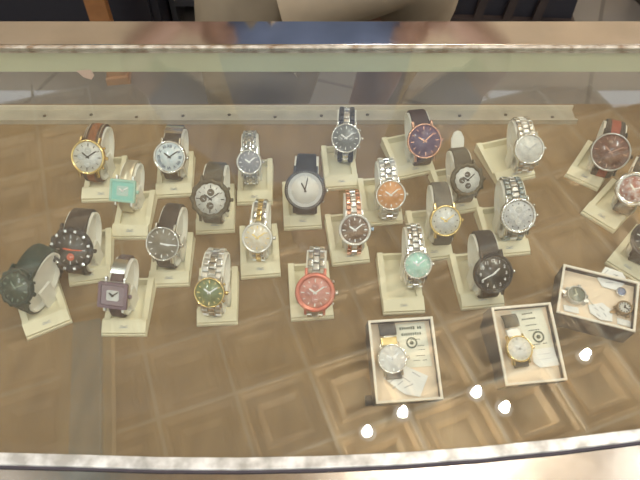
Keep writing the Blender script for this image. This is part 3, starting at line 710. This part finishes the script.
def flat_card(name, pts, m, label, cat, lines=(), ring=None, z=ZI, lm=INK):
    q = [PL(x, y, z) for x, y in pts]; c = sum(q, Vector())/len(q)
    t = seat(thing(name, label, cat), (c.x, c.y, z+.0003))
    MB().prism([(p.x-c.x, p.y-c.y) for p in q], 0, .0008, m).build('sheet', t)
    if lines:
        mb = MB()
        for (x0, y0, x1, y1, hgt) in lines:
            a, b = PL(x0, y0, z)-c, PL(x1, y1, z)-c; a.z = b.z = 0; d = b-a
            M = Matrix.Translation(((a.x+b.x)/2, (a.y+b.y)/2, .0009)) @ Matrix.Rotation(math.atan2(d.y, d.x), 4, 'Z')
            n = max(3, int(d.length/.0022))
            for k in range(n):
                if random.random() < .05: continue
                mb.box((-d.length/2+(k+.5)*d.length/n, random.uniform(-.0001, .0001), 0), (d.length/n*.78, hgt*random.uniform(.85, 1.1), .0002), lm, M)
        mb.build('print', t)
    if ring:
        x, y, r = ring; a = PL(x, y, z)-c
        mb = MB(); mb.lathe([(r*.72, 0), (r, 0), (r, .0004), (r*.72, .0004), (r*.72, 0)], lm, Matrix.Translation((a.x, a.y, .0009)), 28)
        bmesh.ops.delete(mb.bm, geom=[f for f in mb.bm.faces if len(f.verts) > 10], context='FACES_ONLY')
        mb.lathe([(r*.35, 0), (r*.35, .0004)], lm, Matrix.Translation((a.x, a.y, .0009)), 14); mb.build('emblem', t)
    return t
def size_at(at, d):
    q = PL(*at, ZI+.009); w_ = BF @ q; return q, d*(w_.z-CAM_H)/ray(*at).z/FPX/2
def flat_watch(s, yaw):
    """a watch head lying in a box with its strap ends bent down over the pad"""
    at, R = size_at(s['at'], s['d']); s['R'] = R; s['sw'] = R*s.get('swf', 1.1)
    root = seat(thing('wristwatch', s['label'], 'watch'), (at.x, at.y, ZI+.0014), yaw)
    face_parts(s, root, Matrix.Translation((0, 0, .0018)), R)
    y0 = R*.92; mb = MB()
    if s.get('endlink'):
        mb.box((0, y0+.0045, .0045), (s['sw'], .009, .0034), s['endlink'], ch=.0012)
        mb.box((0, y0+.0095, .0052), (s['sw']*.6, .0025, .003), STEEL, ch=.001); mb.build('end_link', root); mb = MB()
        y0 += .0115
    L = s['len']; v = []; f = []; n = 12; w2 = s['sw']*s.get('wide', .52)
    for i in range(n+1):
        a = i/n; yy = y0-.001+L*a; zz = .0020+.0052*math.sin(PI*(.25+.70*a))
        v += [(-w2, yy, zz-.0012), (-w2, yy, zz), (-w2*.86, yy, zz+.0008), (w2*.86, yy, zz+.0008), (w2, yy, zz), (w2, yy, zz-.0012)]
    for i in range(n):
        for k in range(6): f.append((i*6+k, i*6+(k+1) % 6, i*6+6+(k+1) % 6, i*6+6+k))
    f += [tuple(range(6)), tuple(n*6+k for k in range(6))]
    mb.add(v, f, s['sm'], smooth=True); mb.build('strap', root)
    MB().box((0, -R*.92-.0025, .003), (s['sw'], .006, .003), s['sm'], ch=.001).build('lower_strap', root)
    return root
# left box
t, wd, dp = make_box(((368, 321), (431, 316), (445, 399), (376, 404)), 'open navy gift box with peach lining, leftmost of the three boxes at the front')
MB().box((-wd/2-.004, -dp/2+.006, .004), (.007, .010, .007), mat('black_card', (.02, .02, .025), .6), ch=.001).build('ribbon_tab', t)
flat_card('warranty_card', ((388, 325), (424, 322), (432, 366), (394, 369)), CARD, 'ivory printed card with bold heading in the left gift box', 'card',
          lines=((399, 329, 421, 327.5, .0028), (401, 335, 421, 333.5, .0028), (410, 340, 420, 339.3, .0008), (417, 346, 424, 345.5, .0008), (418, 350, 425, 349.5, .0008), (416, 356, 425, 355.5, .0008), (413, 361, 427, 360, .0008)), ring=(411.5, 343, .0058))
flat_card('paper_slip', ((383, 378), (405, 366), (428, 376), (420, 397), (404, 394)), CARDW, 'white folded slip with short grey lines below the watch in the left gift box', 'paper',
          lines=((389, 383, 398, 376, .0010), (392, 389, 403, 381, .0010), (402, 377, 410, 382, .0010), (404, 388, 413, 384, .0010), (412, 372, 420, 377, .0010)), z=ZI+.0014, lm=mat('grey_ink', (.35, .36, .38), .6))
flat_watch(dict(at=(392, 359), d=30, case=STEEL, rim=.13, dial=dialm('chrome', (.80, .80, .78), (.7, .7, .7)), marks='bars', mark=STEELD, hands=STEELD, sm=leather('ash', (.11, .11, .115)), endlink=GOLD, len=.013,
                label='silver dial watch with gold end link and grey strap in the left gift box'), R_(2))
# middle box
t, wd, dp = make_box(((490, 308), (548, 302), (570, 380), (507, 386)), 'open navy gift box with peach lining, middle one of the three at the front')
flat_card('warranty_card', ((511, 311), (541, 308), (555, 352), (518, 356)), CARD, 'ivory card with greenish lines in the middle gift box', 'card',
          lines=((519, 315, 532, 313, .0015), (521, 320, 535, 318, .0015), (525, 326, 536, 324.5, .001), (528, 331, 539, 329.5, .001), (533, 345, 547, 343, .001)), ring=(538, 337, .0062))
flat_card('paper_slip', ((531, 350), (553, 347), (559, 365), (540, 368), (533, 362)), CARDW, 'blank white slip lower right in the middle gift box', 'paper',
          lines=((537, 355, 550, 353, .0006), (538, 360, 551, 358, .0006)), z=ZI+.0014, lm=mat('pale_ink', (.6, .6, .62), .6))
flat_watch(dict(at=(519, 349), d=27, case=GOLD, rim=.13, dial=dialm('palewhite', (.80, .80, .78)), subs=(dialm('subpale', (.7, .7, .68)), 2), marks='dots', mark=STEELD, hands=STEELD, sm=leather('khaki', (.11, .10, .075)), endlink=SILV, len=.014,
                label='gold rimmed white dial watch with khaki strap lying in the middle gift box'), R_(4))
# right box
t, wd, dp = make_box(((561, 262), (637, 283), (638, 333), (559, 313)), 'open navy gift box with peach lining, rightmost, holding two small watch heads', .036, R_(11))
TW = mat('tag_white', (.86, .86, .85), .6)
def hang_tag(pts, lines, label):
    return flat_card('price_tag', pts, TW, label, 'price tag', lines=lines, z=ZI+.001, lm=mat('grey_ink'))
hang_tag(((597, 279), (605, 267), (622, 273), (627, 281), (618, 291), (602, 287)), ((603, 275, 608, 270, .0008), (606, 279, 617, 276, .0012), (605, 283, 613, 283, .0008), (610, 274, 618, 276, .0008)), 'white six sided price tag at the back of the right gift box')
hang_tag(((588, 305), (602, 303), (612, 311), (612, 322), (600, 320), (590, 313)), ((594, 308, 598, 311, .0008), (599, 307, 604, 311, .0008), (596, 314, 600, 317, .0008), (603, 313, 606, 317, .0008)), 'white price tag with grey marks at the front of the right gift box')
flat_card('paper_label', ((563, 305), (578, 308), (579, 314), (564, 311)), CARDW, 'small blank white label in the front left corner of the right gift box', 'paper')
flat_card('paper_label', ((617, 318), (632, 322), (632, 328), (617, 324)), CARDW, 'small blank white label in the front right corner of the right gift box', 'paper')
def loose_head(at, d, dial, case_m, label, yaw, tail=.006, **kw):
    q, R = size_at(at, d); s = dict(case=case_m, dial=dial, sw=R*.8, R=R, **kw)
    root = seat(thing('wristwatch', label, 'watch'), (q.x, q.y, ZI+.0002), yaw)
    face_parts(s, root, Matrix.Identity(4), R)
    for sg in (-1, 1):
        MB().prism([(-R*.3, 0), (R*.3, 0), (R*.16, tail), (-R*.16, tail)], .001, .003, s.get('endm', case_m), Matrix.Rotation(0 if sg > 0 else PI, 4, 'Z') @ Matrix.Translation((0, R*.95, 0))).build('end_piece', root)
loose_head((577, 294), 19, dialm('moss', (.18, .20, .16), (.26, .27, .22)), STEELD, 'small strapless watch head with dull grey green dial in the right gift box', R_(80), tail=.005, rim=.16, marks='none', hands=mat('pale_gold', (.5, .48, .35), .4))
loose_head((625, 307), 15, WHD, mat('bronze', (.30, .21, .12), .35, .8), 'small bronze cased watch head with white dial in the right gift box', R_(-60), tail=.007, rim=.22, marks='dots', hands=BLACK)
q = PL(621, 292, ZI+.003)
gem = seat(thing('gemstone', 'small pale blue faceted gem between tag and bronze watch head', 'gem'), (q.x, q.y, ZI+.0021))
MB().lathe([(.0012, 0), (.0046, .0024), (.0046, .003), (.0026, .0048)], mat('blue_gem', (.45, .6, 1.0), .06, .7), None, 9, smooth=False).build('stone', gem)
MB().lathe([(.0050, .0), (.0052, .0022), (.0046, .0024)], STEEL, None, 16).build('setting', gem)
sp = [PL(x, y, ZI+.0028) for x, y in ((586, 297), (590, 301), (593, 305))]
o = seat(MB().tube([tuple(p-sp[1]) for p in sp], .0004, mat('thread', (.8, .78, .7), .8), n=6).build('tag_string'), sp[1])
tag(o, 'pale thread between the left watch head and the front price tag', 'string')

# ------------------------------------------------------------------ behind the counter
def skin_body(name, pts, edges, radii, m, parent, rootv=0, sub=2):
    me = bpy.data.meshes.new(name); me.from_pydata(pts, edges, []); o = bpy.data.objects.new(name, me); COL.objects.link(o)
    o.parent = parent; me.materials.append(m)
    sk = o.modifiers.new('skin', 'SKIN'); sk.use_smooth_shade = True
    for i, r in enumerate(radii):
        d = me.skin_vertices[0].data[i]; d.radius = r if isinstance(r, tuple) else (r, r); d.use_root = (i == rootv)
    su = o.modifiers.new('sub', 'SUBSURF'); su.levels = sub; su.render_levels = sub
    return o
skin = mat('skin', (.40, .23, .15), .55); khaki = mat('khaki_cloth', (.40, .33, .235), .85, noise=.18, nscale=9, bump=.3)
blue = mat('blue_cloth', (.17, .215, .34), .85, noise=.2, nscale=20); hairm = mat('black_hair', (.015, .012, .01), .5)
per = thing('person', 'person in khaki trousers and blue shirt standing just behind the case', 'person', (-.01, 1.08, FLOOR_Z), 0)
# local frame: x to photo right, y away from camera, z up from floor; the person faces the camera (-y)
body_pts = [(0, 0, .95), (0, .0, 1.12), (0, .01, 1.30), (0, .01, 1.44), (0, .0, 1.52), (0, -.01, 1.60), (0, -.015, 1.68), (0, -.01, 1.75),
  (-.19, .01, 1.42), (-.40, .06, 1.20), (-.235, -.05, 1.02), (-.19, -.115, 1.01), (.19, .01, 1.42), (.40, .06, 1.20), (.235, -.05, 1.02), (.19, -.115, 1.01),
  (-.10, 0, .88), (-.115, -.02, .50), (-.12, .02, .09), (.12, .04, .88), (.15, .10, .52), (.10, .30, .12), (-.12, -.12, .035), (.12, .17, .035)]
body_edges = [(0, 1), (1, 2), (2, 3), (3, 4), (4, 5), (5, 6), (6, 7), (3, 8), (8, 9), (9, 10), (10, 11), (3, 12), (12, 13), (13, 14), (14, 15), (0, 16), (16, 17), (17, 18), (0, 19), (19, 20), (20, 21), (18, 22), (21, 23)]
body_r = [(.13, .10), (.12, .09), (.13, .10), (.08, .07), (.052, .052), (.070, .078), (.078, .092), (.06, .072), .052, .040, .028, .030, .052, .040, .028, .030, .085, .055, .035, .085, .055, .035, .03, .03]
skin_body('body', body_pts, body_edges, body_r, skin, per)
mb = MB()
for sg in (-1, 1):
    for k, ln in enumerate((.058, .070, .074, .066)):      # fingers laid forward round the waist
        z0 = .985+.018*k
        mb.tube([(sg*.195, -.105, z0), (sg*(.195-ln*.45), -.142, z0-.004), (sg*(.195-ln*.85), -.155, z0-.010)], [.0095, .0085, .0065], skin, n=8)
    mb.tube([(sg*.225, -.06, 1.045), (sg*.235, -.035, 1.075), (sg*.225, -.01, 1.09)], [.012, .010, .008], skin, n=8)
mb.build('fingers', per)
mb = MB(); mb.lathe([(.012, 0), (.018, .012), (.008, .04), (.004, .05)], skin, Matrix.Translation((0, -.105, 1.635)) @ Matrix.Scale(.8, 4, (1, 0, 0)), 10).build('nose', per)
for sg in (-1, 1):
    MB().lathe([(.002, -.012), (.010, -.006), (.012, 0), (.010, .006), (.002, .012)], WHITE, Matrix.Translation((sg*.032, -.088, 1.675)), 12).lathe([(.001, 0), (.005, .002), (.001, .004)], BLACK, Matrix.Translation((sg*.032, -.1, 1.675)) @ Matrix.Rotation(PI/2, 4, 'X'), 10).build('eye', per)
    MB().lathe([(.004, -.03), (.012, -.01), (.014, .015), (.004, .03)], skin, Matrix.Translation((sg*.082, .0, 1.655)), 10).build('ear', per)
MB().tube([(-.024, -.094, 1.602), (0, -.10, 1.600), (.024, -.094, 1.602)], [.003, .006, .003], mat('lips', (.35, .13, .10), .5), n=8).build('mouth', per)
skin_body('hair', [(0, -.03, 1.765), (0, .03, 1.76), (0, .062, 1.70), (0, .060, 1.64)], [(0, 1), (1, 2), (2, 3)], [(.066, .038), (.080, .05), (.082, .055), (.06, .04)], hairm, per)
skin_body('shirt', [(0, 0, .90), (0, 0, 1.12), (0, .01, 1.30), (0, .01, 1.43), (-.19, .01, 1.42), (-.36, .05, 1.235), (.19, .01, 1.42), (.36, .05, 1.235)],
          [(0, 1), (1, 2), (2, 3), (3, 4), (4, 5), (3, 6), (6, 7)], [(.235, .155), (.22, .15), (.19, .13), (.10, .09), .070, .062, .070, .062], blue, per)
skin_body('trousers', [(0, 0.0, .86), (-.09, -.045, .84), (-.10, -.06, .72), (-.13, -.04, .48), (-.125, .02, .10), (.17, .01, .86), (.20, .08, .72), (.19, .20, .46), (.13, .31, .14)],
          [(0, 1), (1, 2), (2, 3), (3, 4), (0, 5), (5, 6), (6, 7), (7, 8)], [(.17, .11), (.17, .135), (.15, .13), (.10, .10), (.062, .065), (.12, .125), (.10, .11), (.062, .07), (.055, .055)], khaki, per)
for x, y, yy in ((-.12, -.05, 0), (.12, .24, 0)):
    MB().prism([(-.045, .10), (-.05, -.06), (-.035, -.15), (0, -.17), (.035, -.15), (.05, -.06), (.045, .10)], 0, .07, mat('black_shoe', (.02, .018, .018), .4), Matrix.Translation((x, y, 0))).build('shoe', per, .02)

wood = mat('orange_wood', (.34, .15, .05), .5, noise=.3, nscale=12)
pp = P(118, 84, FLOOR_Z)
st = thing('wooden_post', 'orange brown wooden post behind the case at left, in front of the black cabinet', 'post', (pp.x, pp.y+.03, FLOOR_Z), R_(8))
MB().box((0, 0, .60), (.062, .05, 1.2), wood, ch=.006).build('shaft', st)
MB().box((0, 0, .015), (.08, .07, .03), wood, ch=.006).build('foot', st)

dk = mat('black_laminate', (.012, .011, .016), .4); dk2 = mat('dark_brown_slat', (.035, .022, .018), .5, noise=.4, nscale=8)
cb_ = thing('storage_cabinet', 'black storage cabinet on the floor at the back left', 'cabinet', (-1.32, 2.27, FLOOR_Z), 0)
MB().box((0, 0, .45), (1.5, .5, .9), dk).build('body', cb_, .004)
for x in (-.37, .37): 
    d_ = MB().box((x, -.258, .46), (.7, .018, .8), dk).build('door', cb_, .003)
    h_ = MB().box((x*.25, -.272, .5), (.015, .014, .12), STEELD).build('handle', cb_); h_.parent = d_
gx = thing('shelf_unit', 'dark grey metal shelf unit behind the person at left', 'shelf', (-.36, 2.3, FLOOR_Z), 0)
MB().box((0, .12, .6), (.36, .02, 1.2), mat('grey_panel', (.035, .035, .04), .6)).build('back_panel', gx)
for z in (.1, .5, .9, 1.19): MB().box((0, -.02, z), (.36, .3, .02), mat('grey_panel')).build('shelf', gx)
for sx in (-1, 1): MB().box((sx*.19, -.02, .6), (.02, .3, 1.2), mat('grey_panel')).build('side_panel', gx)
cr = thing('slatted_screen', 'black screen with slanting dark brown slats at the back, right of the person', 'screen', (.66, 2.15, FLOOR_Z), R_(-4))
MB().box((0, .03, .5), (.60, .03, 1.0), dk).build('panel', cr)
for i in range(5):
    MB().box((0, 0, 0), (.030, .022, .95), dk2, Matrix.Translation((-.22+i*.11, 0, .5)) @ Matrix.Rotation(R_(7), 4, 'Y')).build('slat', cr)
for z in (.015, .985): MB().box((0, .02, z), (.62, .06, .03), dk2).build('rail', cr)

bx = thing('storage_crate', 'dark brown crate on the floor at the far right back', 'crate', (1.62, 2.2, FLOOR_Z), R_(18))
MB().box((0, 0, .3), (.6, .5, .6), mat('dark_crate', (.05, .036, .026), .7, noise=.3, nscale=10)).build('body', bx, .005)
MB().box((0, 0, .61), (.62, .52, .025), mat('dark_crate')).build('lid', bx, .003)
